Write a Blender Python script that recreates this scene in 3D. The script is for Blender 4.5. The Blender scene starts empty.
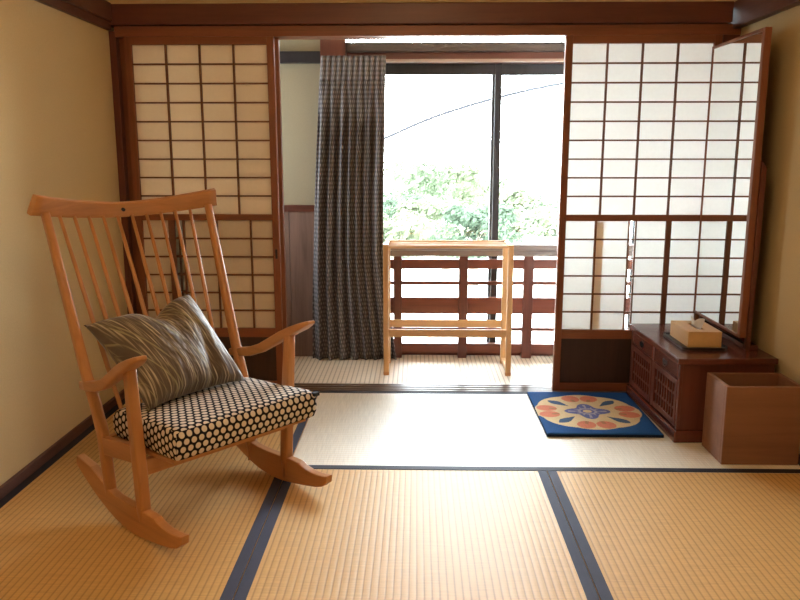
import bpy, bmesh, math, random
from mathutils import Vector, Matrix
random.seed(7)
S = bpy.context.scene
COL = S.collection
PI = math.pi

# ------------------------------------------------------------------ helpers
def link(name, data):
    o = bpy.data.objects.new(name, data); COL.objects.link(o); return o

def tag(o, label=None, cat=None, group=None, kind=None):
    if label: o['label'] = label
    if cat: o['category'] = cat
    if group: o['group'] = group
    if kind: o['kind'] = kind
    return o

def empty(name, loc=(0, 0, 0), rz=0.0):
    o = link(name, None); o.location = loc; o.rotation_euler = (0, 0, rz)
    o.empty_display_size = 0.05
    return o

class MB:
    """collects shapes into ONE mesh"""
    def __init__(s): s.bm = bmesh.new()
    def add(s, verts, faces, smooth=False):
        vs = [s.bm.verts.new(v) for v in verts]
        out = []
        for f in faces:
            try:
                fc = s.bm.faces.new([vs[i] for i in f]); fc.smooth = smooth; out.append(fc)
            except ValueError: pass
        return vs, out
    def box(s, x0, x1, y0, y1, z0, z1, bev=0.0):
        v = [(x0,y0,z0),(x1,y0,z0),(x1,y1,z0),(x0,y1,z0),(x0,y0,z1),(x1,y0,z1),(x1,y1,z1),(x0,y1,z1)]
        f = [(0,3,2,1),(4,5,6,7),(0,1,5,4),(1,2,6,5),(2,3,7,6),(3,0,4,7)]
        vs, fs = s.add(v, f)
        if bev:
            es = list({e for fc in fs for e in fc.edges})
            bmesh.ops.bevel(s.bm, geom=es, offset=bev, segments=2, affect='EDGES', profile=.6)
        return s
    def prism(s, poly, axis, a, b, bev=0.0):
        """poly: list of 2-D points; extruded along axis (0,1,2) from a to b"""
        def P(p, t):
            q = [p[0], p[1]]; q.insert(axis, t); return q
        n = len(poly)
        v = [P(p, a) for p in poly] + [P(p, b) for p in poly]
        f = [tuple(range(n))[::-1], tuple(range(n, 2*n))] + [(i, (i+1) % n, n+(i+1) % n, n+i) for i in range(n)]
        vs, fs = s.add(v, f)
        bmesh.ops.recalc_face_normals(s.bm, faces=fs)
        if bev:
            es = list({e for fc in fs[:2] for e in fc.edges})
            bmesh.ops.bevel(s.bm, geom=es, offset=bev, segments=2, affect='EDGES', profile=.6)
        return s
    def sweep(s, path, side=(0, 1, 0), n=14, p=4.0):
        """path: (pos, width along side, height across); superellipse section"""
        pts = [Vector(q[0]) for q in path]
        rings = []
        sd = Vector(side).normalized()
        for i, q in enumerate(path):
            t = (pts[min(i+1, len(pts)-1)] - pts[max(i-1, 0)]).normalized()
            u = (sd - t*sd.dot(t)).normalized(); w = t.cross(u)
            r = []
            for k in range(n):
                a = 2*PI*(k+.5)/n; c, d = math.cos(a), math.sin(a)
                e = 2.0/p
                x = math.copysign(abs(c)**e, c)*q[1]/2; y = math.copysign(abs(d)**e, d)*q[2]/2
                r.append(pts[i] + u*x + w*y)
            rings.append(r)
        v = [p_ for r in rings for p_ in r]
        f = []
        for i in range(len(rings)-1):
            for k in range(n):
                k2 = (k+1) % n
                f.append((i*n+k, i*n+k2, (i+1)*n+k2, (i+1)*n+k))
        f.append(tuple(range(n))[::-1]); m = (len(rings)-1)*n; f.append(tuple(m+k for k in range(n)))
        vs, fs = s.add(v, f, True)
        fs[-1].smooth = fs[-2].smooth = False
        bmesh.ops.recalc_face_normals(s.bm, faces=fs)
        return s
    def tube(s, a, b, r0, r1=None, n=10):
        r1 = r0 if r1 is None else r1
        d = Vector(b)-Vector(a); side = (0, 1, 0) if abs(d.normalized().y) < .8 else (1, 0, 0)
        return s.sweep([(a, 2*r0, 2*r0), (b, 2*r1, 2*r1)], side, n, 2.0)
    def build(s, name, mat, parent=None, mods=()):
        me = bpy.data.meshes.new(name); s.bm.normal_update(); s.bm.to_mesh(me); s.bm.free()
        for m in (mat if isinstance(mat, (list, tuple)) else [mat]): me.materials.append(m)
        o = link(name, me)
        if parent: o.parent = parent
        return o

def lerp(a, b, t): return a+(b-a)*t
def srgb(r, g, b):
    f = lambda c: (c/255/12.92) if c/255 <= .04045 else ((c/255+.055)/1.055)**2.4
    return (f(r), f(g), f(b), 1)

# ------------------------------------------------------------------ materials
def nm(name):
    m = bpy.data.materials.new(name); m.use_nodes = True
    nt = m.node_tree; b = nt.nodes['Principled BSDF']
    return m, nt, b, nt.nodes, nt.links
def val(ns, op, a, b=None, c=None, ls=None):
    n = ns.new('ShaderNodeMath'); n.operation = op
    for i, x in enumerate((a, b, c)):
        if x is None: continue
        if isinstance(x, (int, float)): n.inputs[i].default_value = x
        else: ls.new(x, n.inputs[i])
    return n.outputs[0]
def coord(nt, kind='Object', scale=(1, 1, 1), rot=(0, 0, 0)):
    tc = nt.nodes.new('ShaderNodeTexCoord'); mp = nt.nodes.new('ShaderNodeMapping')
    mp.inputs['Scale'].default_value = scale; mp.inputs['Rotation'].default_value = rot
    nt.links.new(tc.outputs[kind], mp.inputs['Vector']); return mp.outputs['Vector']
def noise(nt, vec, scale, detail=4, rough=.55, dist=0):
    n = nt.nodes.new('ShaderNodeTexNoise'); n.inputs['Scale'].default_value = scale
    n.inputs['Detail'].default_value = detail; n.inputs['Roughness'].default_value = rough
    n.inputs['Distortion'].default_value = dist
    nt.links.new(vec, n.inputs['Vector']); return n.outputs['Fac']
def ramp(nt, fac, stops):
    r = nt.nodes.new('ShaderNodeValToRGB'); e = r.color_ramp.elements
    while len(e) < len(stops): e.new(.5)
    for k, (p, c) in enumerate(stops): e[k].position = p; e[k].color = c
    nt.links.new(fac, r.inputs['Fac']); return r.outputs['Color']
def bump(nt, h, strength, dist, b):
    n = nt.nodes.new('ShaderNodeBump'); n.inputs['Strength'].default_value = strength
    n.inputs['Distance'].default_value = dist
    nt.links.new(h, n.inputs['Height']); nt.links.new(n.outputs['Normal'], b.inputs['Normal'])
def mixc(nt, fac, a, b):
    n = nt.nodes.new('ShaderNodeMix'); n.data_type = 'RGBA'
    if isinstance(fac, (int, float)): n.inputs[0].default_value = fac
    else: nt.links.new(fac, n.inputs[0])
    for i, x in ((6, a), (7, b)):
        if isinstance(x, tuple): n.inputs[i].default_value = x
        else: nt.links.new(x, n.inputs[i])
    return n.outputs[2]
def sc(c, k): return (c[0]*k, c[1]*k, c[2]*k, 1)

def plain(name, c, rough=.6, spec=.4, metal=0):
    m, nt, b, ns, ls = nm(name)
    f = noise(nt, coord(nt), 14, 3)
    ls.new(ramp(nt, f, [(.3, sc(c, .92)), (.7, sc(c, 1.06))]), b.inputs['Base Color'])
    b.inputs['Roughness'].default_value = rough; b.inputs['Specular IOR Level'].default_value = spec
    b.inputs['Metallic'].default_value = metal
    return m
def wood(name, c, axis=2, rough=.4, contrast=.35, fine=60, spec=.45):
    m, nt, b, ns, ls = nm(name)
    s = [1, 1, 1]; s[axis] = .06
    v = coord(nt, 'Object', s)
    f1 = noise(nt, v, fine, 6, .65, .6); f2 = noise(nt, v, fine*.22, 3, .5, 1.2)
    f = val(ns, 'ADD', val(ns, 'MULTIPLY', f1, .55, ls=ls), val(ns, 'MULTIPLY', f2, .45, ls=ls), ls=ls)
    ls.new(ramp(nt, f, [(.32, sc(c, 1-contrast)), (.5, c), (.68, sc(c, 1+contrast*.7))]), b.inputs['Base Color'])
    b.inputs['Roughness'].default_value = rough; b.inputs['Specular IOR Level'].default_value = spec
    bump(nt, f, .05, .001, b)
    return m
def plaster(name, c):
    m, nt, b, ns, ls = nm(name)
    v = coord(nt)
    f = noise(nt, v, 160, 5, .7); g = noise(nt, v, 2.2, 3)
    ls.new(mixc(nt, val(ns, 'MULTIPLY', g, .5, ls=ls), ramp(nt, f, [(.3, sc(c, .93)), (.7, sc(c, 1.05))]), sc(c, .86)), b.inputs['Base Color'])
    b.inputs['Roughness'].default_value = .95; b.inputs['Specular IOR Level'].default_value = .1
    bump(nt, f, .25, .003, b); return m
def tatami(name, c, axis, rough, spec, pitch=.0185, dark=.72):
    """woven rush: ridges run along `axis`, fine strands cross them"""
    m, nt, b, ns, ls = nm(name)
    tc = ns.new('ShaderNodeTexCoord'); sp = ns.new('ShaderNodeSeparateXYZ'); ls.new(tc.outputs['Object'], sp.inputs[0])
    cross = sp.outputs[1-axis]; along = sp.outputs[axis]
    w = val(ns, 'ABSOLUTE', val(ns, 'SINE', val(ns, 'MULTIPLY', cross, PI/pitch, ls=ls), ls=ls), ls=ls)
    w = val(ns, 'POWER', w, .8, ls=ls)
    st = val(ns, 'SINE', val(ns, 'MULTIPLY', along, 2*PI/.0048, ls=ls), ls=ls)
    sw = [260, 260, 1]; sw[1-axis] = 9
    mp = ns.new('ShaderNodeMapping'); mp.inputs['Scale'].default_value = sw; ls.new(tc.outputs['Object'], mp.inputs[0])
    rush = noise(nt, mp.outputs[0], 1, 3, .6)
    big = noise(nt, tc.outputs['Object'], 1.7, 2)
    base = ramp(nt, rush, [(.25, sc(c, .80)), (.55, c), (.8, sc(c, 1.13))])
    base = mixc(nt, val(ns, 'MULTIPLY', big, .25, ls=ls), base, sc(c, .84))
    mul = ns.new('ShaderNodeMix'); mul.data_type = 'RGBA'; mul.blend_type = 'MULTIPLY'; mul.inputs[0].default_value = 1
    ls.new(base, mul.inputs[6]); ls.new(ramp(nt, w, [(.05, (dark, dark*.94, dark*.86, 1)), (.65, (1, 1, 1, 1))]), mul.inputs[7])
    ls.new(mul.outputs[2], b.inputs['Base Color'])
    b.inputs['Roughness'].default_value = rough; b.inputs['Specular IOR Level'].default_value = spec
    h = val(ns, 'ADD', w, val(ns, 'MULTIPLY', st, .12, ls=ls), ls=ls)
    bump(nt, h, .35, .0015, b); return m
def paper(name, c, trans=.5):
    m, nt, b, ns, ls = nm(name)
    f = noise(nt, coord(nt), 60, 5, .7)
    colr = ramp(nt, f, [(.3, sc(c, .96)), (.7, c)])
    d = ns.new('ShaderNodeBsdfDiffuse'); t = ns.new('ShaderNodeBsdfTranslucent'); mx = ns.new('ShaderNodeMixShader')
    ls.new(colr, d.inputs[0]); ls.new(colr, t.inputs[0]); mx.inputs[0].default_value = trans
    ls.new(d.outputs[0], mx.inputs[1]); ls.new(t.outputs[0], mx.inputs[2])
    ls.new(mx.outputs[0], ns['Material Output'].inputs['Surface']); return m
def glass(name, tint=(.97, .985, .98, 1)):
    m, nt, b, ns, ls = nm(name)
    t = ns.new('ShaderNodeBsdfTransparent'); t.inputs[0].default_value = tint
    g = ns.new('ShaderNodeBsdfGlossy'); g.inputs['Roughness'].default_value = .02
    fr = ns.new('ShaderNodeFresnel'); fr.inputs[0].default_value = 1.45
    mx = ns.new('ShaderNodeMixShader'); ls.new(fr.outputs[0], mx.inputs[0])
    ls.new(t.outputs[0], mx.inputs[1]); ls.new(g.outputs[0], mx.inputs[2])
    ls.new(mx.outputs[0], ns['Material Output'].inputs['Surface']); return m
def dots(name, ground, dot, pu, pv, r, soft=.12, rough=.85, jitter=.08, inner=None):
    """staggered round dots laid out in UV metres"""
    m, nt, b, ns, ls = nm(name)
    tc = ns.new('ShaderNodeTexCoord'); sp = ns.new('ShaderNodeSeparateXYZ'); ls.new(tc.outputs['UV'], sp.inputs[0])
    v = val(ns, 'DIVIDE', sp.outputs[1], pv, ls=ls); row = val(ns, 'FLOOR', v, ls=ls)
    half = val(ns, 'MULTIPLY', val(ns, 'FLOORED_MODULO', row, 2, ls=ls), .5, ls=ls)
    u = val(ns, 'ADD', val(ns, 'DIVIDE', sp.outputs[0], pu, ls=ls), half, ls=ls)
    fu = val(ns, 'MULTIPLY', val(ns, 'SUBTRACT', val(ns, 'FRACT', u, ls=ls), .5, ls=ls), pu, ls=ls)
    fv = val(ns, 'MULTIPLY', val(ns, 'SUBTRACT', val(ns, 'FRACT', v, ls=ls), .5, ls=ls), pv, ls=ls)
    d = val(ns, 'SQRT', val(ns, 'ADD', val(ns, 'MULTIPLY', fu, fu, ls=ls), val(ns, 'MULTIPLY', fv, fv, ls=ls), ls=ls), ls=ls)
    fac = val(ns, 'DIVIDE', d, r, ls=ls)
    weave = noise(nt, tc.outputs['UV'], 900, 2)
    dc = ramp(nt, weave, [(.3, sc(dot, .88)), (.7, dot)]); gc = ramp(nt, weave, [(.3, sc(ground, .7)), (.7, sc(ground, 1.3))])
    f = ns.new('ShaderNodeMapRange'); f.inputs[1].default_value = 1-soft; f.inputs[2].default_value = 1+soft
    ls.new(fac, f.inputs[0])
    ls.new(mixc(nt, f.outputs[0], dc, gc), b.inputs['Base Color'])
    b.inputs['Roughness'].default_value = rough; b.inputs['Specular IOR Level'].default_value = .15
    bump(nt, weave, .15, .001, b); return m

M = {}
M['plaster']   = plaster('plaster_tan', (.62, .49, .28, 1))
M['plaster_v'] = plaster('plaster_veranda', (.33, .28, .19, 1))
M['ceil']      = wood('ceiling_boards', (.50, .34, .17, 1), 1, .6)
M['dark_x']    = wood('red_brown_wood_x', (.115, .033, .020, 1), 0, .38)
M['dark_y']    = wood('red_brown_wood_y', (.105, .040, .026, 1), 1, .45)
M['dark_z']    = wood('red_brown_wood_z', (.115, .033, .020, 1), 2, .38)
M['stile_x']   = wood('shoji_wood_x', (.215, .070, .030, 1), 0, .42)
M['stile_z']   = wood('shoji_wood_z', (.215, .070, .030, 1), 2, .42)
M['lattice']   = wood('shoji_lattice_wood', (.15, .055, .026, 1), 2, .5)
M['hip']       = wood('hip_panel_wood', (.042, .020, .014, 1), 2, .5, .4, 40)
M['rail_x']    = wood('balustrade_wood_x', (.150, .040, .022, 1), 0, .4)
M['rail_z']    = wood('balustrade_wood_z', (.110, .032, .020, 1), 2, .4)
M['grey_x']    = wood('sky_sheen_grey_wood', (.22, .17, .15, 1), 0, .3)  # handrail: grey of the sky's reflection put into the wood colour
M['beam_x']    = wood('dark_beam_wood', (.075, .058, .055, 1), 0, .35)
M['railmetal'] = plain('bronze_rail', (.36, .26, .22, 1), .35, .5)
M['sash']      = wood('dark_sash', (.022, .018, .021, 1), 2, .45)
M['wainscot']  = wood('wainscot', (.19, .115, .090, 1), 2, .45)
M['paper']     = paper('shoji_paper', (.92, .92, .91, 1), .31)
M['warmlitpaper']  = paper('warm_lit_shoji_paper', (.95, .86, .75, 1), .48)  # warm room light on the left screen mixed into the paper colour
M['thinpaper'] = paper('thin_shoji_paper', (.95, .90, .80, 1), .78)
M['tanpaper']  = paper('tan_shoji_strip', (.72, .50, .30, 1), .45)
M['glass']     = glass('window_glass')
M['honey_z']   = wood('honey_wood_z', (.47, .215, .080, 1), 2, .36, .22, 45)
M['honey_x']   = wood('honey_wood_x', (.47, .215, .080, 1), 0, .36, .22, 45)
M['honey_y']   = wood('honey_wood_y', (.47, .215, .080, 1), 1, .36, .22, 45)
M['pale_z']    = wood('pale_wood_z', (.58, .33, .14, 1), 2, .45, .18, 45)
M['pale_x']    = wood('pale_wood_x', (.58, .33, .14, 1), 0, .45, .18, 45)
M['pale_y']    = wood('pale_wood_y', (.58, .33, .14, 1), 1, .45, .18, 45)
M['chest_y']   = wood('chest_wood_y', (.115, .032, .020, 1), 1, .22, .3)
M['chest_z']   = wood('chest_wood_z', (.120, .034, .020, 1), 2, .32, .3)
M['black']     = plain('black_lacquer', (.012, .010, .012, 1), .3)
M['iron']      = plain('dark_iron', (.02, .018, .018, 1), .4, .5, .6)
M['bin_x']     = wood('bin_wood_x', (.235, .105, .055, 1), 0, .55, .22, 30)
M['bin_in']    = wood('bin_inside', (.10, .05, .03, 1), 0, .6, .2, 30)
M['box']       = wood('tissue_box_wood', (.60, .36, .16, 1), 1, .5, .12, 30)
M['tissue']    = paper('tissue_sheet', (.85, .78, .70, 1), .3)
M['heri']      = plain('blue_mat_edging', (.050, .056, .095, 1), .75, .25)
M['heri_d']    = plain('dark_mat_edging', (.020, .021, .035, 1), .7, .3)
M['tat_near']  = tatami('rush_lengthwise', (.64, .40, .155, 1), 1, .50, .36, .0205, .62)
M['tat_far']   = tatami('rush_crosswise_sheen', (.90, .87, .77, 1), 0, .44, 1.0, .0205, .93)  # window sheen painted in as a near-white base colour
M['carpet']    = tatami('ribbed_carpet', (.78, .68, .56, 1), 1, .6, .4, .024, .5)
M['sill']      = wood('sill_wood', (.20, .15, .13, 1), 0, .3, .3)
M['mirror'], _nt, _b, _ns, _ls = nm('mirror_glass')
_b.inputs['Metallic'].default_value = 1; _b.inputs['Roughness'].default_value = .01
_b.inputs['Base Color'].default_value = (.90, .91, .90, 1)
M['cushion']   = dots('dotted_cushion_fabric', (.010, .010, .018, 1), (.72, .63, .54, 1), .0250, .0215, .0090, .08)
M['curtain']   = dots('dotted_curtain_fabric', (.095, .083, .086, 1), (.27, .245, .24, 1), .030, .024, .0070, .4)
M['curtain_h'] = dots('dotted_curtain_header_fabric', (.125, .108, .110, 1), (.30, .27, .265, 1), .030, .024, .0070, .4)

# ------------------------------------------------------------------ room measures
XL, XR = -1.412, 1.45
YD = 3.605          # front face of the shoji line
YB = -.45           # wall behind the camera
ZC = 2.35
def struct(o, label=None): return tag(o, label, None, None, 'structure')

struct(MB().box(XL-.1, XR+.1, YB-.1, 3.60, -.16, -.03).build('floor', M['bin_in']))
struct(MB().box(XL-.1, XR+.1, YB-.1, 3.72, ZC, ZC+.06).build('ceiling', M['ceil']))
struct(MB().box(XL-.1, XL, YB-.1, 3.72, -.16, ZC).build('wall_left', M['plaster']))
struct(MB().box(XR, XR+.1, YB-.1, 3.72, -.16, ZC).build('wall_right', M['plaster']))
struct(MB().box(XL, XR, YB-.1, YB, -.16, ZC).build('wall_rear', M['plaster']))
struct(MB().box(XL, XR, 3.63, 3.70, 1.80, ZC).build('wall_front', M['plaster']))
# nageshi + kamoi over the shoji
struct(MB().box(XL, XR-.05, 3.575, 3.70, 1.722, 1.812, .004).build('trim_1', M['dark_x']))
struct(MB().box(XL+.03, XR, 3.600, 3.71, 1.674, 1.720, .003).build('trim_2', M['stile_x']))
# rails along the side walls
b = MB(); b.box(XL, XL+.035, YB, 3.575, 1.735, 1.815, .004); b.box(XL, XL+.022, YB, 3.592, 1.700, 1.735, .003)
struct(b.build('trim_3', M['dark_y']))
b = MB(); b.box(XR-.04, XR, YB, 3.72, 1.700, 1.815, .004)
struct(b.build('trim_4', M['dark_y']))
# corner posts
struct(MB().box(XL, -1.380, 3.608, 3.72, 0, 1.70, .003).build('trim_5', M['dark_z']))
struct(MB().box(1.374, XR, 3.604, 3.72, 0, 1.70, .003).build('trim_6', M['dark_z']))
struct(MB().box(XL, XL+.014, YB, 3.60, -.03, .035, .002).build('baseboard_left', M['dark_y']))
struct(MB().box(XR-.012, XR, YB, 3.60, -.03, .030, .002).build('baseboard_right', M['dark_y']))
# grooved sill under the sliding doors
b = MB(); b.box(XL, XR, 3.60, 3.715, -.10, -.004)
for y0, y1 in ((3.600, 3.610), (3.632, 3.644), (3.668, 3.682), (3.700, 3.715)): b.box(XL, XR, y0, y1, -.004, .004, .001)
struct(b.build('trim_7', M['sill']))

# ------------------------------------------------------------------ tatami
def mat(x0, x1, y0, y1, axis, m, em, label):
    g = .0015
    t = empty('tatami_mat', ((x0+x1)/2, (y0+y1)/2, -.03)); tag(t, label, 'tatami mat', 'tatami mats covering the floor')
    a, c, d, e = x0-t.location.x+g, x1-t.location.x-g, y0-t.location.y+g, y1-t.location.y-g
    MB().box(a, c, d, e, .0, .0300, .0015).build('rush_cover', m, t)
    w = .033
    for k in (0, 1):
        if axis == 1: q = (a, a+w, d, e) if k == 0 else (c-w, c, d, e)
        else: q = (a, c, d, d+w) if k == 0 else (a, c, e-w, e)
        MB().box(q[0], q[1], q[2], q[3], .0285, .0312, .0008).build('cloth_edging', em[k], t)
    return t
hb, hd = M['heri'], M['heri_d']
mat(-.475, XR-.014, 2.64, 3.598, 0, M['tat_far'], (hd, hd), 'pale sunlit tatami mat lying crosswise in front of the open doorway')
mat(-.475, .482, .73, 2.64, 1, M['tat_near'], (hb, hb), 'golden tatami mat in the middle foreground between two blue seams')
mat(.482, XR-.014, .73, 2.64, 1, M['tat_near'], (hb, hb), 'golden tatami mat in the right foreground below the wooden waste bin')
mat(XL+.016, -.475, 1.69, 3.598, 1, M['tat_near'], (hd, hb), 'golden tatami mat along the left wall under the rocking chair')
mat(XL+.016, -.475, -.22, 1.69, 1, M['tat_near'], (hd, hb), 'golden tatami mat at the bottom left corner of the photo')

# ------------------------------------------------------------------ shoji doors
def shoji(name, x0, x1, yf, lower, label, tan=None, pull=None, pp='paper'):
    """front face at yf; x0..x1 outer; lower: list of (x, halfwidth) bars and gaps"""
    r = empty(name, ((x0+x1)/2, yf+.015, 0)); struct(r, label)
    ox, oy = r.location.x, r.location.y
    T = .030
    X = lambda x: x-ox
    Y = lambda y: y-oy
    sw = .033
    for a, c in ((x0, x0+sw), (x1-sw, x1)):
        MB().box(X(a), X(c), Y(yf), Y(yf+T), .006, 1.676, .002).build('stile', M['stile_z'], r)
    i0, i1 = x0+sw, x1-sw
    for n_, za, zb in (('top_rail', 1.640, 1.676), ('middle_rail', .838, .867), ('lower_rail', .268, .312), ('bottom_rail', .006, .045)):
        MB().box(X(i0), X(i1), Y(yf+.001), Y(yf+T-.001), za, zb, .0015).build(n_, M['stile_x'], r)
    MB().box(X(i0), X(i1), Y(yf+.012), Y(yf+.020), .045, .268).build('hip_panel', M['hip'], r)
    b = MB()
    for k in range(1, 4):
        x = lerp(i0, i1, k/4); b.box(X(x-.004), X(x+.004), Y(yf+.005), Y(yf+.019), .867, 1.640)
    for k in range(1, 9):
        z = lerp(.867, 1.640, k/9); b.box(X(i0), X(i1), Y(yf+.006), Y(yf+.018), z-.0035, z+.0035)
    b.build('upper_lattice', M['lattice'], r)
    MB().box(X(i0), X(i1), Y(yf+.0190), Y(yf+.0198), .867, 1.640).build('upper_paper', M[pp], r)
    # lower snow-viewing half: fixed glass with small papered panels in front
    MB().box(X(i0), X(i1), Y(yf+.0230), Y(yf+.0262), .312, .838).build('pane', M['glass'], r)
    b = MB()
    for x, hw in lower['bars']: b.box(X(x-hw), X(x+hw), Y(yf+.004), Y(yf+.017), .312, .838)
    for k in range(1, 6):
        z = lerp(.312, .838, k/6); b.box(X(i0), X(i1), Y(yf+.006), Y(yf+.016), z-.0035, z+.0035)
    b.build('lower_lattice', M['lattice'], r)
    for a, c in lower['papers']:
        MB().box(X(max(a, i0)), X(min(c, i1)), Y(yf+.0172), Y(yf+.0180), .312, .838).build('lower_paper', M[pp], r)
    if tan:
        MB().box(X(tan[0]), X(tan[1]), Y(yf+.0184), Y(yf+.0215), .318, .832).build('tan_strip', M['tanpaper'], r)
    if pull:
        p = MB(); p.box(X(x1-sw+.011), X(x1-.011), Y(yf-.0012), Y(yf+.004), .655, .700, .001); p.build('finger_pull', M['black'], r)
    return r
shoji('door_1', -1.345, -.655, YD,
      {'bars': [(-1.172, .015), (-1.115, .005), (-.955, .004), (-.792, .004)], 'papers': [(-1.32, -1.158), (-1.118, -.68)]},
      'lattice paper screen door standing closed behind the rocking chair', pull=True, pp='warmlitpaper')
shoji('door_2', -1.379, -.640, YD+.040,
      {'bars': [(-1.15, .004), (-.99, .004), (-.83, .004)], 'papers': [(-1.31, -.66)]},
      'second paper screen door stacked just behind the one at left', pp='thinpaper')
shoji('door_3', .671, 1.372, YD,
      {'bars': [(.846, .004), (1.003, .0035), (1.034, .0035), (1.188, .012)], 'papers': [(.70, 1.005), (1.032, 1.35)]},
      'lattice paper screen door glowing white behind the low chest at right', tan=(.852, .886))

# ------------------------------------------------------------------ veranda behind the doors
VX0, VX1, VY = -1.50, 1.62, 4.34
struct(MB().box(VX0-.1, VX1+.1, 3.715, VY+.10, -.16, 0).build('floor_veranda', M['carpet']))
struct(MB().box(VX0-.1, VX1+.1, 3.72, VY+.10, 2.10, 2.16).build('ceiling_veranda', M['ceil']))
b = MB(); SW = (3.78, 4.08, .70, 1.80)
b.box(VX0-.1, VX0, 3.72, VY+.1, 0, SW[2]); b.box(VX0-.1, VX0, 3.72, VY+.1, SW[3], 2.10)
b.box(VX0-.1, VX0, 3.72, SW[0], SW[2], SW[3]); b.box(VX0-.1, VX0, SW[1], VY+.1, SW[2], SW[3])
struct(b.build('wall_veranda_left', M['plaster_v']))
r = empty('window_added', (VX0-.05, 3.93, SW[2])); struct(r, 'unseen side window added at the far left end of the veranda for light')  # added out of view so daylight reaches the backs of the left screens
for ya, yb, za, zb in ((-.15, -.13, 0, 1.1), (.13, .15, 0, 1.1), (-.13, .13, 0, .03), (-.13, .13, 1.07, 1.1)):
    MB().box(-.02, .02, ya, yb, za, zb, .002).build('sash_bar', M['sash'], r)
MB().box(-.002, .002, -.13, .13, .03, 1.07).build('pane', M['glass'], r)
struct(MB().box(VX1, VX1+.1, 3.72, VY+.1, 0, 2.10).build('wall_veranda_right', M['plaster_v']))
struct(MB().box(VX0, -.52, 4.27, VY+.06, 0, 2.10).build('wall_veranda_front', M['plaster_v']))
b = MB()
for k in range(5): b.box(lerp(VX0, -.52, k/5)+.001, lerp(VX0, -.52, (k+1)/5)-.001, 4.258, 4.27, 0, .835, .001)
struct(b.build('trim_8', M['wainscot']))
struct(MB().box(VX0, -.52, 4.250, 4.27, .835, .872, .002).build('trim_9', M['dark_x']))
struct(MB().box(VX0, -.52, 4.235, 4.27, 1.632, 1.693, .003).build('trim_10', M['sash']))
struct(MB().box(-.52, -.384, 4.225, VY+.06, 0, 2.10, .003).build('trim_11', M['dark_z']))
b = MB(); b.box(-.384, VX1, 4.24, VY+.06, 1.690, 1.738, .003); struct(b.build('trim_12', M['beam_x']))
b = MB(); b.box(-.384, VX1, 4.27, VY+.06, 1.636, 1.690, .003); struct(b.build('trim_13', M['dark_x']))
struct(MB().box(-.384, VX1, 4.28, VY+.06, 1.985, 2.10).build('trim_14', M['dark_x']))
struct(MB().box(-.384, VX1, 4.305, VY+.06, 0, .022).build('trim_15', M['dark_x']))

def sash(name, x0, x1, y, label):
    r = empty(name, ((x0+x1)/2, y, .022)); struct(r, label); ox = r.location.x
    for a, c in ((x0, x0+.036), (x1-.036, x1)):
        MB().box(a-ox, c-ox, -.014, .014, 0, 1.614, .002).build('sash_stile', M['sash'], r)
    for a, c in ((0, .05), (1.556, 1.614)):
        MB().box(x0+.036-ox, x1-.036-ox, -.013, .013, a, c, .002).build('sash_rail', M['sash'], r)
    MB().box(x0+.036-ox, x1-.036-ox, -.002, .002, .05, 1.556).build('pane', M['glass'], r)
    return r
sash('window_1', -.383, .462, 4.325, 'clear sliding window with dark sash at the left of the veranda')
sash('window_2', .412, 1.265, 4.358, 'clear sliding window with dark sash at the right of the veranda')
struct(MB().box(1.267, 1.330, 4.29, VY+.06, .022, 1.636, .002).build('trim_16', M['sash']))
sash('window_3', 1.332, VX1-.002, 4.325, 'narrow sliding window hidden behind the right paper screen')
r = empty('window_4', (.6, 4.35, 1.738)); struct(r, 'narrow transom window above the veranda windows')
MB().box(-.384-.6, VX1-.6, -.003, .003, 0, .247).build('pane', M['glass'], r)
b = MB()
for x in (1.30,): b.box(x-.02-.6, x+.02-.6, -.02, .02, 0, .247)
b.build('transom_bar', M['sash'], r)

# balustrade
r = empty('balustrade', (.60, 4.26, 0)); tag(r, 'red-brown wooden balustrade with open rails in front of the veranda windows', 'balustrade')
ox, oy = .60, 4.26
x0, x1 = -.382, VX1-.002
b = MB(); b.box(x0-ox, x1-ox, -.035, .030, .622, .656, .004); b.box(x0-ox, x1-ox, -.022, .022, .588, .620, .003)
b.build('handrail', M['grey_x'], r)
for (za, zb, t) in ((.516, .570, .018), (.424, .445, .012), (.258, .352, .016), (.157, .177, .012), (.030, .084, .018)):
    MB().box(x0-ox, x1-ox, -t, t, za, zb, .002).build('rail', M['rail_x'], r)
for x, w in ((-.106, .046), (.264, .050), (.630, .056), (1.00, .05), (1.37, .05)):
    MB().box(x-w/2-ox, x+w/2-ox, -.024, .024, 0, .588, .003).build('post', M['rail_z'], r)

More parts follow.
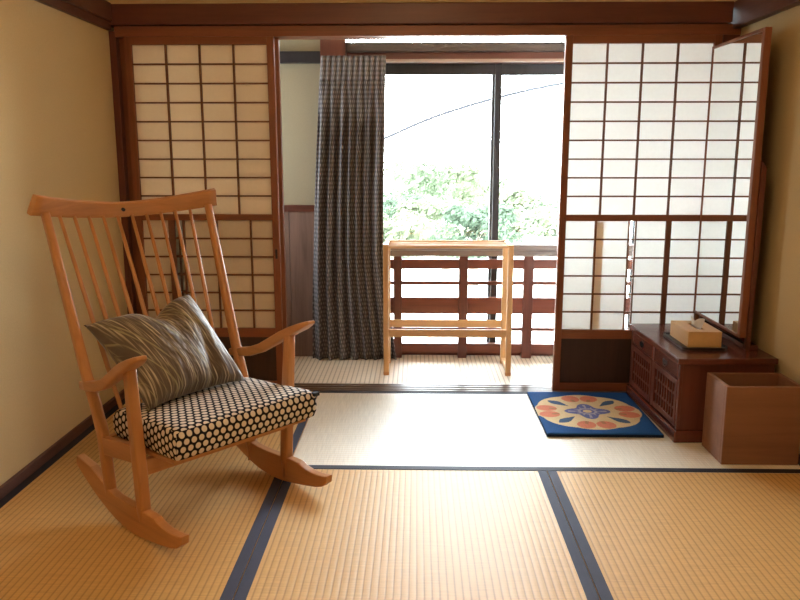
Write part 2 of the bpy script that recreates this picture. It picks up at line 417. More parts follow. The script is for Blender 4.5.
# curtain
def curtain():
    r = empty('curtain', (-.36, 4.186, 0)); tag(r, 'dark grey-brown dotted curtain drawn to the left of the veranda window', 'curtain')
    ox, oy = r.location.x, r.location.y
    NX, NZ = 150, 46
    def sheet(z0, z1, nz, header):
        bm = bmesh.new(); uvl = bm.loops.layers.uv.new('UVMap'); G = []
        for j in range(nz+1):
            z = lerp(z0, z1, j/nz); row = []
            top = max(0, min(1, (z-.0)/1.66))
            xl = lerp(-.588, -.512, top**1.8)
            fl = max(0, (.62-z)/.62)
            xr = lerp(-.185, -.166, max(0, (z-.9)/.76)) + .075*fl**1.2
            for i in range(NX+1):
                s = i/NX
                w = s + .012*math.sin(9*s+z*1.3)
                x = lerp(xl, xr, s)
                k = max(0, min(1, (1.52-z)/.25))
                a = lerp(.012, .019, k)*(1+.3*math.sin(5*s+1.1))
                if header:
                    ph = (s*12) % 1
                    yv = -.020*abs(math.sin(PI*s*12))**.45 + .006
                else:
                    mix = max(0, min(1, (z-1.30)/.22))
                    y1 = a*math.sin(2*PI*w*7.5+.4) + .008*math.sin(2*PI*w*17+z*2)*k
                    y2 = -.016*abs(math.sin(PI*s*12))**.6 + .004
                    yv = lerp(y1, y2, mix)
                row.append((bm.verts.new((x-ox, yv, z)), s*1.05, z))
            G.append(row)
        for j in range(nz):
            for i in range(NX):
                q = (G[j][i], G[j][i+1], G[j+1][i+1], G[j+1][i])
                f = bm.faces.new([p[0] for p in q]); f.smooth = True
                for l, p in zip(f.loops, q): l[uvl].uv = (p[1], p[2])
        return bm
    for n_, z0, z1, nz, hd_, m in (('drape', .004, 1.535, 46, False, M['curtain']), ('pleated_header', 1.535, 1.662, 8, True, M['curtain_h'])):
        me = bpy.data.meshes.new(n_); bm = sheet(z0, z1, nz, hd_); bm.to_mesh(me); bm.free(); me.materials.append(m)
        o = link(n_, me); o.parent = r
        sm = o.modifiers.new('thick', 'SOLIDIFY'); sm.thickness = .003
    return r
curtain()
r = empty('curtain_rail', (.5, 4.205, 1.64)); tag(r, 'slim curtain rail fixed under the beam over the veranda windows', 'curtain rail')
MB().box(-.88, 1.10, -.008, .008, -.010, .006, .002).build('track', M['railmetal'], r)
for x in (-.6, .1, .8): MB().box(x-.01, x+.01, .008, .0645, .0, .006).build('bracket', M['iron'], r)

# ------------------------------------------------------------------ towel rack
r = empty('towel_rack', (.163, 4.02, 0)); tag(r, 'light wooden towel rack standing on the veranda carpet before the balustrade', 'towel rack')
ox, oy = .163, 4.02
for sx, xa in ((-1, -.172), (1, .470)):
    for ya in (3.876, 4.118):
        p = MB().box(xa-ox, xa+.028-ox, ya-oy, ya+.028-oy, .012, .694, .005).build('post', M['pale_z'], r)
        MB().box(xa-.001-ox, xa+.029-ox, ya-.001-oy, ya+.029-oy, 0, .020, .004).build('foot', M['honey_z'], p)
    MB().box(xa+.004-ox, xa+.024-ox, 3.904-oy, 4.118-oy, .664, .690, .003).build('top_side_rail', M['pale_y'], r)
    MB().box(xa+.004-ox, xa+.024-ox, 3.904-oy, 4.118-oy, .014, .036, .003).build('bottom_side_rail', M['pale_y'], r)
for y, z in ((3.890, .682), (3.975, .678), (4.055, .678), (4.132, .682)):
    MB().tube((-.158-ox, y-oy, z), (.484-ox, y-oy, z), .0085).build('towel_bar', M['pale_x'], r)
for y in (3.890, 4.132):
    MB().box(-.146-ox, .472-ox, y-.009-oy, y+.009-oy, .206, .247, .003).build('stretcher_board', M['pale_x'], r)

# ------------------------------------------------------------------ rocking chair (local: X forward, Y to the sitter's left)
CH = empty('rocking_chair', (-.6374, 2.3238, .0013), math.radians(-40.49))
tag(CH, 'honey-coloured wooden rocking chair with a tall spindle back on the tatami', 'rocking chair')
low = [(-.399,.130), (-.35,.098), (-.291,.066), (-.24,.043), (-.198,.027), (-.15,.012), (-.106,.004), (-.06,.0), (-.017,.0), (.03,.005), (.069,.011), (.12,.019), (.165,.028), (.195,.038), (.218,.056)]
top = [(.222,.082), (.200,.078), (.17,.075), (.14,.075), (.115,.078), (.095,.083), (.078,.091), (.05,.093), (0,.093), (-.09,.090), (-.15,.092), (-.18,.097), (-.237,.119), (-.30,.146), (-.393,.158)]
for s in (-1, 1):
    y = s*.277
    MB().prism(low+top, 1, y-.0145, y+.0145, .004).build('rocker', M['honey_x'], CH)
    # front leg, wedge-ended where it lets into the rocker
    MB().sweep([((.000, s*.2745, .018), .0325, .006), ((.000, s*.2755, .060), .0325, .020), ((.0, s*.2765, .092), .034, .036), ((.002, s*.281, .200), .034, .037),
                ((.004, s*.286, .300), .034, .037), ((.007, s*.294, .450), .032, .034), ((.010, s*.298, .548), .030, .030)], (0, 1, 0), 16, 6).build('front_leg', M['honey_z'], CH)
    MB().sweep([((-.198, s*.2735, .026), .0325, .006), ((-.200, s*.2745, .065), .0325, .020), ((-.203, s*.2755, .100), .034, .036), ((-.222, s*.278, .280), .034, .038),
                ((-.252, s*.281, .370), .033, .035), ((-.287, s*.285, .457), .032, .033), ((-.365, s*.293, .700), .029, .030), ((-.446, s*.302, .956), .025, .026)], (0, 1, 0), 16, 3.2).build('back_post', M['honey_z'], CH)
    MB().sweep([((-.314, s*.286, .418), .026, .026), ((-.27, s*.287, .424), .032, .032), ((-.20, s*.290, .438), .033, .034), ((-.14, s*.294, .460), .035, .034), ((-.08, s*.299, .493), .040, .034),
                ((-.03, s*.303, .521), .048, .033), ((.02, s*.307, .546), .054, .031), ((.065, s*.310, .566), .055, .026), ((.090, s*.311, .578), .046, .019), ((.104, s*.312, .584), .036, .013), ((.109, s*.312, .586), .030, .007)], (0, 1, 0), 20, 5).build('arm', M['honey_x'], CH)
    MB().prism([(-.224,.210), (.006,.238), (.006,.294), (-.224,.268)], 1, s*.279-.011, s*.279+.011, .003).build('side_rail', M['honey_x'], CH)
MB().box(-.010, .012, -.268, .268, .198, .247, .003).build('front_rail', M['honey_y'], CH)
MB().box(-.234, -.212, -.266, .266, .205, .262, .003).build('rear_rail', M['honey_y'], CH)
MB().prism([(-.212,.245), (.140,.262), (.140,.275), (-.212,.258)], 1, -.250, .250, .002).build('seat', M['honey_y'], CH)
# crest: bowed back and dipped in the middle
path = []
for k in range(-12, 13):
    t = k/12
    path.append(((-.450-.060*(1-t*t), (.339)*t, lerp(.952, .985, abs(t)**1.7)), .022, lerp(.052, .066, abs(t)**1.4)))
cr = MB().sweep(path, (-1, 0, .33), 24, 9).build('crest_rail', M['honey_y'], CH)
MB().tube((-.506, -.012, .957), (-.490, -.012, .951), .006).build('plug', M['black'], cr)
for k in range(10):
    t = (k-4.5)/4.5
    yt, yb = .243*t, .190*t
    tt = yt/.345
    zt = lerp(.930, .955, abs(tt)**1.7); xt = -.448-.060*(1-tt*tt)
    q = [((lerp(-.224, xt, a), lerp(yb, yt, a), lerp(.255, zt, a)), d, d) for a, d in ((0, .0120), (.25, .0155), (.6, .0150), (1, .0115))]
    MB().sweep(q, (0, 1, 0), 10, 2.0).build('spindle', M['honey_z'], CH)

# seat cushion (rests on the chair: a thing of its own)
def cushion():
    r = empty('seat_cushion', CH.location, CH.rotation_euler.z); tag(r, 'black seat cushion with cream dots on the rocking chair', 'seat cushion')
    bm = bmesh.new(); NX, NY, NZ = 26, 32, 8
    bmesh.ops.create_grid(bm, x_segments=1, y_segments=1, size=1); bm.clear()
    uvl = bm.loops.layers.uv.new('UVMap')
    x0, x1, hw = -.205, .172, .256
    def shape(a, b, c):          # each in -1..1
        def rnd(p):
            return p
        ea = max(0, abs(a)-.86)/.14; eb = max(0, abs(b)-.88)/.12; ec = abs(c)
        k = 1-.05*(ec**3)
        x = lerp(x0, x1, (a*(1-.045*ec**2.5)+1)/2); y = hw*b*(1-.025*ec**2.5)*(1+.035*max(0, a)**.7) + .006
        base = lerp(.2605, .2790, (x-x0)/(x1-x0))
        th = .094 + .008*(1-a*a)*(1-b*b)
        drop = .006*ea*ea + .005*eb*eb
        z = base + th*(c+1)/2 - (drop if c > .5 else 0) + (drop*.3 if c < -.5 else 0)
        return Vector((x, y, z))
    cache = {}
    def vert(a, b, c):
        key = (round(a, 4), round(b, 4), round(c, 4))
        if key not in cache: cache[key] = bm.verts.new(shape(a, b, c))
        return cache[key]
    L = lambda n: [-1+2*i/n for i in range(n+1)]
    ax, ay, az = L(NX), L(NY), L(NZ)
    th = .088
    def quad(ps, uvf):
        f = bm.faces.new([vert(*p) for p in ps]); f.smooth = True
        for l in f.loops: l[uvl].uv = uvf(l.vert.co)
    for i in range(NX):
        for j in range(NY):
            quad([(ax[i], ay[j], 1), (ax[i+1], ay[j], 1), (ax[i+1], ay[j+1], 1), (ax[i], ay[j+1], 1)], lambda c: (c.y, c.x))
            quad([(ax[i], ay[j], -1), (ax[i], ay[j+1], -1), (ax[i+1], ay[j+1], -1), (ax[i+1], ay[j], -1)], lambda c: (c.y, c.x))
    for j in range(NY):
        for k in range(NZ):
            quad([(1, ay[j], az[k]), (1, ay[j+1], az[k]), (1, ay[j+1], az[k+1]), (1, ay[j], az[k+1])], lambda c: (c.y, x1+(.366-c.z)))
            quad([(-1, ay[j], az[k]), (-1, ay[j], az[k+1]), (-1, ay[j+1], az[k+1]), (-1, ay[j+1], az[k])], lambda c: (c.y, x0-(.366-c.z)))
    for i in range(NX):
        for k in range(NZ):
            quad([(ax[i], -1, az[k]), (ax[i+1], -1, az[k]), (ax[i+1], -1, az[k+1]), (ax[i], -1, az[k+1])], lambda c: (-hw-(.355-c.z), c.x))
            quad([(ax[i], 1, az[k]), (ax[i], 1, az[k+1]), (ax[i+1], 1, az[k+1]), (ax[i+1], 1, az[k])], lambda c: (hw+(.355-c.z), c.x))
    bmesh.ops.recalc_face_normals(bm, faces=bm.faces)
    me = bpy.data.meshes.new('cushion_cover'); bm.to_mesh(me); bm.free(); me.materials.append(M['cushion'])
    o = link('cushion_cover', me); o.parent = r
    MB().box(.162, .178, .258, .280, .352, .364, .002).build('corner_tie', M['heri_d'], r)
cushion()

# throw pillow
def pillow_mat():
    m, nt, b, ns, ls = nm('grass_pattern_pillow_fabric')
    sp = ns.new('ShaderNodeSeparateXYZ'); ls.new(coord(nt, 'UV'), sp.inputs[0])
    bend = noise(nt, coord(nt, 'UV', (2.2, 1.1, 1)), 1, 1)
    def streaks(lean, amp, fu, fv, seed):
        u = val(ns, 'ADD', sp.outputs[0], val(ns, 'MULTIPLY', sp.outputs[1], lean, ls=ls), ls=ls)
        u = val(ns, 'ADD', u, val(ns, 'MULTIPLY', bend, amp, ls=ls), ls=ls)
        cx = ns.new('ShaderNodeCombineXYZ'); ls.new(val(ns, 'MULTIPLY', u, fu, ls=ls), cx.inputs[0])
        ls.new(val(ns, 'MULTIPLY', sp.outputs[1], fv, ls=ls), cx.inputs[1]); cx.inputs[2].default_value = seed
        return noise(nt, cx.outputs[0], 1, 2, .5)
    base = (.100, .074, .058, 1)
    c1 = ramp(nt, streaks(.06, .09, 62, 2.4, 3.1), [(.50, base), (.60, (.30, .25, .17, 1)), (.70, (.56, .50, .38, 1))])
    f2 = ramp(nt, streaks(.34, .10, 44, 2.0, 8.7), [(.58, (0, 0, 0, 1)), (.66, (.7, .7, .7, 1))])
    ls.new(mixc(nt, f2, c1, (.34, .31, .17, 1)), b.inputs['Base Color'])
    b.inputs['Roughness'].default_value = .5; b.inputs['Specular IOR Level'].default_value = .35
    b.inputs['Sheen Weight'].default_value = .2
    fold = noise(nt, coord(nt, 'UV', (3.2, 1.6, 1)), 1.6, 3)
    bump(nt, fold, .6, .03, b); return m
def pillow():
    r = empty('throw_pillow', CH.location, CH.rotation_euler.z); tag(r, 'grey-brown throw pillow with grass streaks leaning on the rocking chair back', 'pillow')
    BL, BR, TL, TR = Vector((-.062,-.208,.366)), Vector((-.112,.200,.364)), Vector((-.330,-.262,.606)), Vector((-.290,.098,.664))
    n = 30; bm = bmesh.new(); uvl = bm.loops.layers.uv.new('UVMap')
    nrm = ((BR-BL).cross(TL-BL)).normalized()
    if nrm.x < 0: nrm = -nrm
    def P(u, v, s):
        a, b = 2*u-1, 2*v-1
        pin = .115
        u2 = (a*(1-pin*(1-b*b)*abs(a)**2)+1)/2; v2 = (b*(1-pin*(1-a*a)*abs(b)**2)+1)/2
        p = BL.lerp(BR, u2).lerp(TL.lerp(TR, u2), v2)
        e = max(0, (1-a*a))*max(0, (1-b*b))
        t = .088*e**.40*(1+.12*math.sin(5.1*u+3*v))
        dent = .046*math.exp(-((u-.56)**2/.014+(v-.98)**2/.05))
        fold = .026*math.exp(-((u-.66-.2*(v-.1))**2/.004))*max(0, 1-v*1.6)*e**.3
        q = p + nrm*(s*t) + Vector((0, 0, -dent))
        if s > 0: q -= nrm*fold
        if s < 0: q += nrm*t*.35
        q.z = max(q.z, .366)
        return q
    G = {}
    for s in (1, -1):
        for i in range(n+1):
            for j in range(n+1):
                edge = i in (0, n) or j in (0, n)
                if edge and s == -1: G[s, i, j] = G[1, i, j]
                else: G[s, i, j] = bm.verts.new(P(i/n, j/n, s))
    for s in (1, -1):
        for i in range(n):
            for j in range(n):
                ids = [(i, j), (i+1, j), (i+1, j+1), (i, j+1)]
                if s < 0: ids.reverse()
                f = bm.faces.new([G[s, a, c] for a, c in ids]); f.smooth = True
                for l, (a, c) in zip(f.loops, ids): l[uvl].uv = (a/n, c/n)
    bmesh.ops.recalc_face_normals(bm, faces=bm.faces)
    me = bpy.data.meshes.new('pillow_cover'); bm.to_mesh(me); bm.free(); me.materials.append(pillow_mat())
    o = link('pillow_cover', me); o.parent = r
pillow()

# ------------------------------------------------------------------ low chest
CX0, CX1, CY0, CY1, CT = 1.052, 1.432, 2.945, 3.588, .350
r = empty('low_chest', ((CX0+CX1)/2, (CY0+CY1)/2, .0013)); tag(r, 'low red-brown wooden chest with grille doors against the right wall', 'chest')
ox, oy = r.location.x, r.location.y
r.rotation_euler.z = math.radians(1.5); r.location.x -= .010
def cb(x0, x1, y0, y1, z0, z1, bev=.002): return MB().box(x0-ox, x1-ox, y0-oy, y1-oy, z0, z1, bev)
cb(CX0-.016, CX1, CY0-.014, CY1, .326, .350, .004).build('top', M['chest_y'], r)
cb(CX0+.012, CX1-.004, CY0+.004, CY1-.004, .045, .326).build('carcass', M['chest_z'], r)
cb(CX0-.012, CX1-.002, CY0-.012, CY1-.002, 0, .050, .005).build('plinth', M['chest_y'], r)
ym = (CY0+CY1)/2
for q in ((CY0+.004, CY0+.024), (ym-.010, ym+.010), (CY1-.024, CY1-.004)):
    cb(CX0, CX0+.012, q[0], q[1], .05, .326).build('front_stile', M['chest_z'], r)
for ya, yb in ((CY0+.026, ym-.012), (ym+.012, CY1-.026)):
    d = cb(CX0-.001, CX0+.012, ya, yb, .258, .318, .003).build('drawer', M['chest_y'], r)
    yc = (ya+yb)/2
    h = cb(CX0-.005, CX0-.001, yc-.026, yc+.026, .280, .298, .001)
    h.sweep([((CX0-.004-ox, yc+.020*math.cos(a)-oy, .288-.016*math.sin(a)), .004, .004) for a in [k*PI/8 for k in range(9)]], (1, 0, 0), 8, 2)
    h.build('drawer_pull', M['iron'], d)
    dr = cb(CX0+.008, CX0+.0125, ya, yb, .056, .252, .001).build('grille_door', M['black'], r)
    f = MB()
    for (p0, p1, z0, z1) in ((ya, ya+.022, .056, .252), (yb-.022, yb, .056, .252), (ya+.022, yb-.022, .056, .080), (ya+.022, yb-.022, .228, .252)):
        f.box(CX0-.002-ox, CX0+.009-ox, p0-oy, p1-oy, z0, z1, .002)
    f.build('door_frame', M['chest_z'], dr)
    g = MB()
    for k in range(1, 8):
        y = lerp(ya+.022, yb-.022, k/8); g.box(CX0+.001-ox, CX0+.008-ox, y-.005-oy, y+.005-oy, .080, .228, .001)
    g.box(CX0+.003-ox, CX0+.008-ox, ya+.022-oy, yb-.022-oy, .180, .190); g.box(CX0+.003-ox, CX0+.008-ox, ya+.022-oy, yb-.022-oy, .118, .128)
    g.build('grille', M['chest_z'], dr)

# tall mirror on the chest
MY0, MY1, MZ0, MZ1, MX = 3.066, 3.600, .404, 1.622, 1.330
r = empty('tall_mirror', (MX+.02, (MY0+MY1)/2, .3515)); tag(r, 'tall wood-framed mirror standing on the low chest beside the right wall', 'mirror')
ox, oy, oz = r.location
def mb(x0, x1, y0, y1, z0, z1, bev=.002): return MB().box(x0-ox, x1-ox, y0-oy, y1-oy, z0-oz, z1-oz, bev)
fr = mb(MX-.005, MX+.022, MY0, MY0+.026, MZ0, MZ1, .003)
fr.box(MX-.004-ox, MX+.022-ox, MY1-.006-oy, MY1-oy, MZ0-oz, MZ1-oz, .001)
fr.box(MX-.005-ox, MX+.022-ox, MY0+.026-oy, MY1-.006-oy, MZ1-.012-oz, MZ1-oz, .002)
fr.box(MX-.005-ox, MX+.022-ox, MY0+.026-oy, MY1-.006-oy, MZ0-oz, MZ0+.010-oz, .002)
fr.build('frame', M['stile_z'], r)
mb(MX, MX+.006, MY0+.024, MY1-.004, MZ0+.008, MZ1-.010, 0).build('mirror_glass', M['mirror'], r)
mb(MX+.008, MX+.018, MY0+.02, MY1-.010, MZ0+.01, MZ1-.01, 0).build('backing_board', M['hip'], r)
for y in (MY0-.004, MY1-.024):
    MB().prism([(MX+.024-ox, 0), (MX+.040-ox, 0), (MX+.046-ox, .45), (MX+.046-ox, .74), (MX+.024-ox, .77)], 1, y-oy, y+.024-oy, .004).build('stand_post', M['chest_z'], r)
mb(MX+.024, MX+.075, MY0, MY1, .3515, .372, .003).build('stand_base', M['chest_y'], r)
mb(MX+.03, MX+.05, MY0+.02, MY1-.024, .378, .404, .002).build('stand_stretcher', M['chest_y'], r)

# tray, tissue box, tissue
TX0, TX1, TY0, TY1 = 1.118, 1.262, 3.02, 3.26
r = empty('tray', (1.194, 3.198, .3515)); tag(r, 'thin black tray under the tissue box on the low chest', 'tray')
poly = []
for (cx, cy, a0) in ((.062, .117, 0), (-.068, .117, 90), (-.068, -.117, 180), (.062, -.117, 270)):
    for k in range(7):
        a = math.radians(a0+k*15); poly.append((cx+.028*math.cos(a), cy+.028*math.sin(a)))
MB().prism(poly, 2, 0, .006, .001).build('tray_base', M['black'], r)
b = MB(); n = len(poly); cx = [(p[0]*.965, p[1]*.975) for p in poly]
v = [(p[0], p[1], .006) for p in poly]+[(p[0]*1.01, p[1]*1.006, .012) for p in poly]+[(p[0]*.97, p[1]*.98, .012) for p in cx]+[(p[0], p[1], .006) for p in cx]
b.add(v, [(q*n+i, q*n+(i+1) % n, (q+1)*n+(i+1) % n, (q+1)*n+i) for q in range(3) for i in range(n)]); b.build('tray_rim', M['black'], r)
r = empty('tissue_box', (1.194, 3.200, .358)); tag(r, 'pale wooden tissue box on a black tray on the low chest', 'tissue box')
b = MB(); hx, hy, h, t = .069, .112, .066, .008
b.box(-hx, hx, -hy, -hy+t, 0, h-t, .001); b.box(-hx, hx, hy-t, hy, 0, h-t, .001); b.box(-hx, -hx+t, -hy+t, hy-t, 0, h-t, .001); b.box(hx-t, hx, -hy+t, hy-t, 0, h-t, .001)
b.build('case', M['box'], r)
b = MB(); b.box(-hx, -.014, -hy, hy, h-t, h, .001); b.box(.014, hx, -hy, hy, h-t, h, .001); b.box(-.014, .014, -hy, -.065, h-t, h, .001); b.box(-.014, .014, .065, hy, h-t, h, .001)
b.build('lid', M['box'], r)
MB().box(-hx+t, hx-t, -hy+t, hy-t, .001, .050).build('tissue_stack', M['tissue'], r)
bm = bmesh.new(); N = 14; G = []
for i in range(N+1):
    row = []
    for j in range(7):
        a = i/N; c = j/6
        y = lerp(-.055, .055, a)*(1-.35*c) ; z = -.006 + c*(.030+.016*math.sin(a*7+1)) ; x = .009*math.sin(a*9+c*2)*(.4+c) + .012*c*math.cos(a*5)
        row.append(bm.verts.new((x, y, z)))
    G.append(row)
for i in range(N):
    for j in range(6):
        f = bm.faces.new([G[i][j], G[i+1][j], G[i+1][j+1], G[i][j+1]]); f.smooth = True
me = bpy.data.meshes.new('tissue'); bm.to_mesh(me); bm.free(); me.materials.append(M['tissue'])
o = link('tissue', me); o.location = (1.194, 3.200, .424); tag(o, 'white paper tissue sticking up out of the wooden tissue box', 'tissue')
o.modifiers.new('thick', 'SOLIDIFY').thickness = .0008

# waste bin
r = empty('waste_bin', (1.285, 2.809, .0013)); tag(r, 'open square wooden waste bin on the tatami before the low chest', 'waste bin')
hx, hy, h, t = .143, .099, .302, .016
MB().box(-hx, hx, -hy, -hy+t, 0, h, .003).build('side_board', M['bin_x'], r)
MB().box(-hx, hx, hy-t, hy, 0, h, .003).build('side_board', M['bin_x'], r)
MB().box(-hx, -hx+t, -hy+t, hy-t, 0, h, .003).build('side_board', M['bin_x'], r)
MB().box(hx-t, hx, -hy+t, hy-t, 0, h, .003).build('side_board', M['bin_x'], r)
MB().box(-hx+t, hx-t, -hy+t, hy-t, .004, .018).build('bottom_board', M['bin_in'], r)

# ------------------------------------------------------------------ rug (pattern in its mesh faces)
def rug():
    x0, x1, y0, y1 = .540, 1.017, 2.985, 3.556
    NX, NY = 150, 172
    bm = bmesh.new(); H = .017
    cx, cy = (x0+x1)/2-.012, (y0+y1)/2-.004
    R = .226
    def kind(x, y):
        dx, dy = x-cx, y-cy; rr = math.hypot(dx, dy); a = math.atan2(dy, dx)
        # centre star
        c4 = abs(math.cos(2*a)); st = .082+.020*math.cos(4*a)
        if rr < .020: return 1
        if rr < .030: return 4
        if rr < .042: return 5
        if rr < st: return 4 if (rr > st-.016 or abs(math.sin(6*a)) > .45) else 5
        # teardrops on the diagonals
        for k in range(4):
            t = PI/4+k*PI/2; u = dx*math.cos(t)+dy*math.sin(t); w = -dx*math.sin(t)+dy*math.cos(t)
            if .100 < u < .214:
                q = (u-.100)/.114; hw = .021*math.sin(PI*q**1.5)**.9+.002
                if abs(w) < hw*.55: return 3
                if abs(w) < hw: return 3
        # coral petals in pairs on the axes
        for k in range(4):
            for s in (-1, 1):
                t = k*PI/2 + s*.235; u = dx*math.cos(t)+dy*math.sin(t)-.180; w = -dx*math.sin(t)+dy*math.cos(t)
                e = (u/.046)**2+(w/.040)**2
                if e < 1:
                    return 6 if (u < -.012 and abs(w) < .008) else 2
        edge = R*(1+.045*abs(math.cos(4*a)))
        if rr < edge: return 1
        return 0
    V = [[bm.verts.new((lerp(x0, x1, i/NX), lerp(y0, y1, j/NY), H-.004*max(0, 1-min(i, NX-i, j, NY-j)/3)**2)) for j in range(NY+1)] for i in range(NX+1)]
    for i in range(NX):
        for j in range(NY):
            f = bm.faces.new((V[i][j], V[i+1][j], V[i+1][j+1], V[i][j+1])); f.smooth = True
            f.material_index = kind(lerp(x0, x1, (i+.5)/NX), lerp(y0, y1, (j+.5)/NY))
    ring = [V[i][0] for i in range(NX+1)]+[V[NX][j] for j in range(1, NY+1)]+[V[i][NY] for i in range(NX-1, -1, -1)]+[V[0][j] for j in range(NY-1, 0, -1)]
    low = [bm.verts.new((v.co.x, v.co.y, .0014)) for v in ring]
    for k in range(len(ring)):
        k2 = (k+1) % len(ring); f = bm.faces.new((ring[k], low[k], low[k2], ring[k2])); f.material_index = 7
    bm.faces.new(low[::-1]).material_index = 7
    bmesh.ops.recalc_face_normals(bm, faces=bm.faces)
    me = bpy.data.meshes.new('rug'); bm.to_mesh(me); bm.free()
    def pile(n, c):
        m, nt, b, ns, ls = nm(n); f = noise(nt, coord(nt), 260, 3, .7); g = noise(nt, coord(nt), 9, 3)
        cc = ramp(nt, f, [(.25, sc(c, .72)), (.75, sc(c, 1.2))]); ls.new(mixc(nt, val(ns, 'MULTIPLY', g, .5, ls=ls), cc, sc(c, .8)), b.inputs['Base Color'])
        b.inputs['Roughness'].default_value = .95; b.inputs['Specular IOR Level'].default_value = .08
        bump(nt, f, .5, .004, b); return m
    for n_, c in (('rug_blue', (.020, .085, .26, 1)), ('rug_cream', (.76, .60, .36, 1)), ('rug_coral', (.72, .25, .16, 1)), ('rug_slate', (.07, .12, .22, 1)),
                  ('rug_violet', (.16, .18, .40, 1)), ('rug_pale_violet', (.42, .40, .52, 1)), ('rug_brown', (.48, .24, .13, 1)), ('rug_edge', (.012, .022, .055, 1))):
        me.materials.append(pile(n_, c))
    o = link('rug', me); tag(o, 'small blue rug with a cream and coral flower medallion beside the low chest', 'rug')
rug()

# ------------------------------------------------------------------ pendant lamp (added, unseen above the frame, warm fill for the room)
LX, LY, LZ = -.05, 1.25, 1.98
r = empty('added_fill_lamp', (LX, LY, LZ)); tag(r, 'unseen square pendant lamp added under the ceiling for warm fill light', 'lamp')
a, t, h = .25, .014, .20
b = MB()
for sx in (-1, 1):
    for sy in (-1, 1): b.box(min(sx*a, sx*(a-t)), max(sx*a, sx*(a-t)), min(sy*a, sy*(a-t)), max(sy*a, sy*(a-t)), -.004, h)
for z0, z1 in ((-.004, .012), (h-.014, h)):
    for sx in (-1, 1):
        b.box(-a+t, a-t, min(sx*a, sx*(a-t)), max(sx*a, sx*(a-t)), z0, z1); b.box(min(sx*a, sx*(a-t)), max(sx*a, sx*(a-t)), -a+t, a-t, z0, z1)
b.build('shade_frame', M['pale_x'], r)
m, nt, bs, ns, ls = nm('lamp_paper'); bs.inputs['Base Color'].default_value = (.9, .8, .6, 1)
bs.inputs['Emission Color'].default_value = (1, .72, .42, 1); bs.inputs['Emission Strength'].default_value = 10
MB().box(-a+.006, a-.006, -a+.006, a-.006, .003, h-.003).build('lamp_shade', m, r)
MB().tube((0, 0, h), (0, 0, ZC-LZ), .004).build('cord', M['iron'], r)
MB().tube((0, 0, ZC-LZ-.03), (0, 0, ZC-LZ), .045, .045, 16).build('ceiling_rose', M['pale_z'], r)

# ------------------------------------------------------------------ outside
def outside_plain(name, c):
    m, nt, b, ns, ls = nm(name); f = noise(nt, coord(nt), 1.2, 5); ls.new(ramp(nt, f, [(.3, sc(c, .9)), (.7, sc(c, 1.08))]), b.inputs['Base Color'])
    b.inputs['Roughness'].default_value = .95; b.inputs['Specular IOR Level'].default_value = .05; return m
b = MB(); b.add([(-60, 5.2, -1.0), (60, 5.2, -1.0), (60, 90, -1.0), (-60, 90, -1.0)], [(0, 1, 2, 3)])
struct(b.build('ground_outside', outside_plain('pale_garden_ground', (.72, .73, .68, 1))))

def leafmat(name, c):
    m, nt, b, ns, ls = nm(name)
    f = noise(nt, coord(nt), 2.6, 3); col = ramp(nt, f, [(.3, sc(c, .6)), (.7, sc(c, 1.35))])
    d = ns.new('ShaderNodeBsdfDiffuse'); t = ns.new('ShaderNodeBsdfTranslucent'); mx = ns.new('ShaderNodeMixShader'); mx.inputs[0].default_value = .35
    ls.new(col, d.inputs[0]); ls.new(col, t.inputs[0]); ls.new(d.outputs[0], mx.inputs[1]); ls.new(t.outputs[0], mx.inputs[2])
    ls.new(mx.outputs[0], ns['Material Output'].inputs['Surface']); return m
LEAF = [leafmat('leaf_green', (.090, .115, .074, 1)), leafmat('leaf_yellow_green', (.118, .138, .088, 1)), leafmat('leaf_dark', (.060, .084, .058, 1))]
BARK = plain('bark', (.30, .25, .20, 1), .9, .1)
def tree(x, y, ztop, rad, hgt, li, label, dens=1.0):
    rnd = random.Random(int((x+50)*977+y*31))
    zg = -1.0
    r = empty('tree', (x, y, zg)); tag(r, label, 'tree', 'trees beyond the veranda windows')
    zc = ztop-hgt/2-zg
    tb = MB(); tb.tube((0, 0, 0), (.05, 0, max(.15, zc)), .10, .05, 8)
    for k in range(5):
        a = rnd.uniform(0, 2*PI); tb.tube((0, 0, zc*.75), (rad*.6*math.cos(a), rad*.6*math.sin(a), zc+rnd.uniform(-.1, .4)*hgt), .03, .012, 6)
    tb.build('trunk', BARK, r)
    b = MB()
    blobs = [(rnd.uniform(-.75, .75)*rad, rnd.uniform(-.6, .6)*rad, zc+rnd.uniform(-.38, .36)*hgt, rnd.uniform(.26, .46)*rad) for _ in range(int(13*dens))]
    for bx_, by_, bz_, br in blobs:
        for _ in range(230):
            d = Vector((rnd.gauss(0, 1), rnd.gauss(0, 1), rnd.gauss(0, 1))).normalized()
            p = Vector((bx_, by_, bz_)) + Vector((d.x, d.y, d.z*.62))*br*rnd.uniform(.55, 1.05)
            n = (d+Vector((0, 0, .7))+Vector((rnd.uniform(-.5, .5), rnd.uniform(-.5, .5), rnd.uniform(-.5, .5)))).normalized()
            u = n.orthogonal().normalized(); w = n.cross(u); s = rnd.uniform(.0024, .0050)*y*.85
            b.add([p-u*s*1.3, p-w*s*.6, p+u*s*1.3, p+w*s*.6], [(0, 1, 2, 3)])
    b.build('foliage', LEAF[li], r)
def Xat(px, y): return (px-417)*y/760*1.02
def Zat(py, y): return 1.13-(py-158)*y/760*1.02
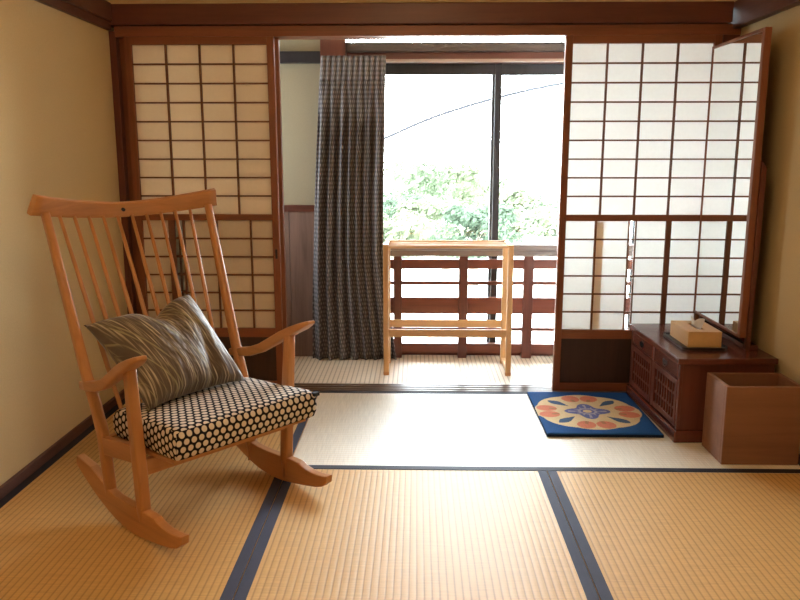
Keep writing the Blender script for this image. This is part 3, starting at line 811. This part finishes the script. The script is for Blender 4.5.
TR = [(394, 158, 24.0, 2.0, 2.8, 0, 'rounded green tree seen beside the curtain edge'),
      (430, 155, 28.5, 2.1, 3.0, 1, 'pale green tree making the highest crown outside the left window'),
      (464, 163, 45.0, 3.0, 3.6, 0, 'leafy tree just left of the dark window stile'),
      (408, 184, 16.5, 1.25, 1.5, 2, 'darker low tree in front of the tall crowns at left'),
      (446, 190, 14.3, 1.0, 1.2, 1, 'low yellow-green bush in front of the trees at centre left'),
      (472, 200, 12.3, .80, .95, 2, 'dark low bush left of the window stile'),
      (492, 176, 37.0, 2.5, 2.6, 1, 'pale tree partly behind the dark window stile'),
      (516, 185, 24.0, 1.35, 2.0, 1, 'pale tree just right of the dark window stile'),
      (538, 194, 29.0, 1.6, 1.6, 0, 'small tree near the middle of the right window'),
      (558, 208, 21.5, 1.2, 1.2, 1, 'smallest pale tree at the right end of the row'),
      (512, 206, 18.5, 1.2, .9, 1, 'low pale bush below the trees in the right window'),
      (394, 210, 10.5, .60, .75, 1, 'low bush close to the curtain edge at the bottom')]
for px, py, y, rad, h, li, lab in TR: tree(Xat(px, y), y, Zat(py, y), rad, h, li, lab)

pts = [(-7.0, -2.3), (-3.2, -.10), (-1.6, .80), (-.337, 1.369), (.263, 1.617), (.947, 1.816), (1.681, 1.97), (3.2, 2.2), (7.5, 2.75)]
def catmull(P, n=8):
    out = []
    for i in range(1, len(P)-2):
        for k in range(n):
            t = k/n; p0, p1, p2, p3 = (Vector(P[i+d]) for d in (-1, 0, 1, 2))
            out.append(.5*((2*p1)+(p2-p0)*t+(2*p0-5*p1+4*p2-p3)*t*t+(3*p1-p0-3*p2+p3)*t**3))
    return out
o = MB().sweep([((p.x, 9, p.y), .036, .036) for p in catmull(pts)], (0, 1, 0), 8, 2).build('power_cable', plain('cable_sheath', (.020, .020, .024, 1), .9, .05))
tag(o, 'thin overhead cable crossing the bright sky outside the window', 'cable')

# ------------------------------------------------------------------ sky, sun, camera
w = bpy.data.worlds.new('World'); S.world = w; w.use_nodes = True
bg = w.node_tree.nodes['Background']; bg.inputs['Color'].default_value = (.86, .94, 1, 1); bg.inputs['Strength'].default_value = 30.0
SKY = bg
for n_, x0, x1, z0, z1, y in (('sky_portal', -.38, 1.60, .02, 1.98, 4.42),):
    l = bpy.data.lights.new(n_, 'AREA'); l.shape = 'RECTANGLE'; l.size = x1-x0; l.size_y = z1-z0
    l.cycles.is_portal = True
    o = link(n_, l); o.location = ((x0+x1)/2, y, (z0+z1)/2); o.rotation_euler = (-PI/2, 0, 0)
l = bpy.data.lights.new('side_sky_portal', 'AREA'); l.shape = 'RECTANGLE'; l.size = 1.1; l.size_y = .30; l.cycles.is_portal = True
o = link('side_sky_portal', l); o.location = (VX0-.11, 3.93, 1.25); o.rotation_euler = (0, -PI/2, 0)

F, VX, VYp, H = 760., 417., 158., 1.13
yv = Vector((VX-400, 300-VYp, -F)).normalized()
zv = Vector((0, -yv.z, yv.y)).normalized()
zv = Vector((0, yv.z, -yv.y)).normalized()
if zv.y < 0: zv = -zv
xv = yv.cross(zv)
R = Matrix((xv, yv, zv))            # rows: world axes in camera space
cam = bpy.data.cameras.new('camera'); cam.sensor_width = 36; cam.lens = F*36/800; cam.clip_start = .05; cam.clip_end = 300
co = link('camera', cam); co.matrix_world = Matrix.Translation((0, 0, H)) @ R.to_4x4()
S.camera = co

S.view_settings.view_transform = 'Standard'; S.view_settings.look = 'None'
S.view_settings.gamma = 1; S.view_settings.exposure = 0.36; S.view_settings.use_curve_mapping = False
try:
    S.cycles.use_denoising = True; S.cycles.max_bounces = 12; S.cycles.diffuse_bounces = 8; S.cycles.transparent_max_bounces = 16
    S.cycles.sample_clamp_indirect = 8
except Exception: pass
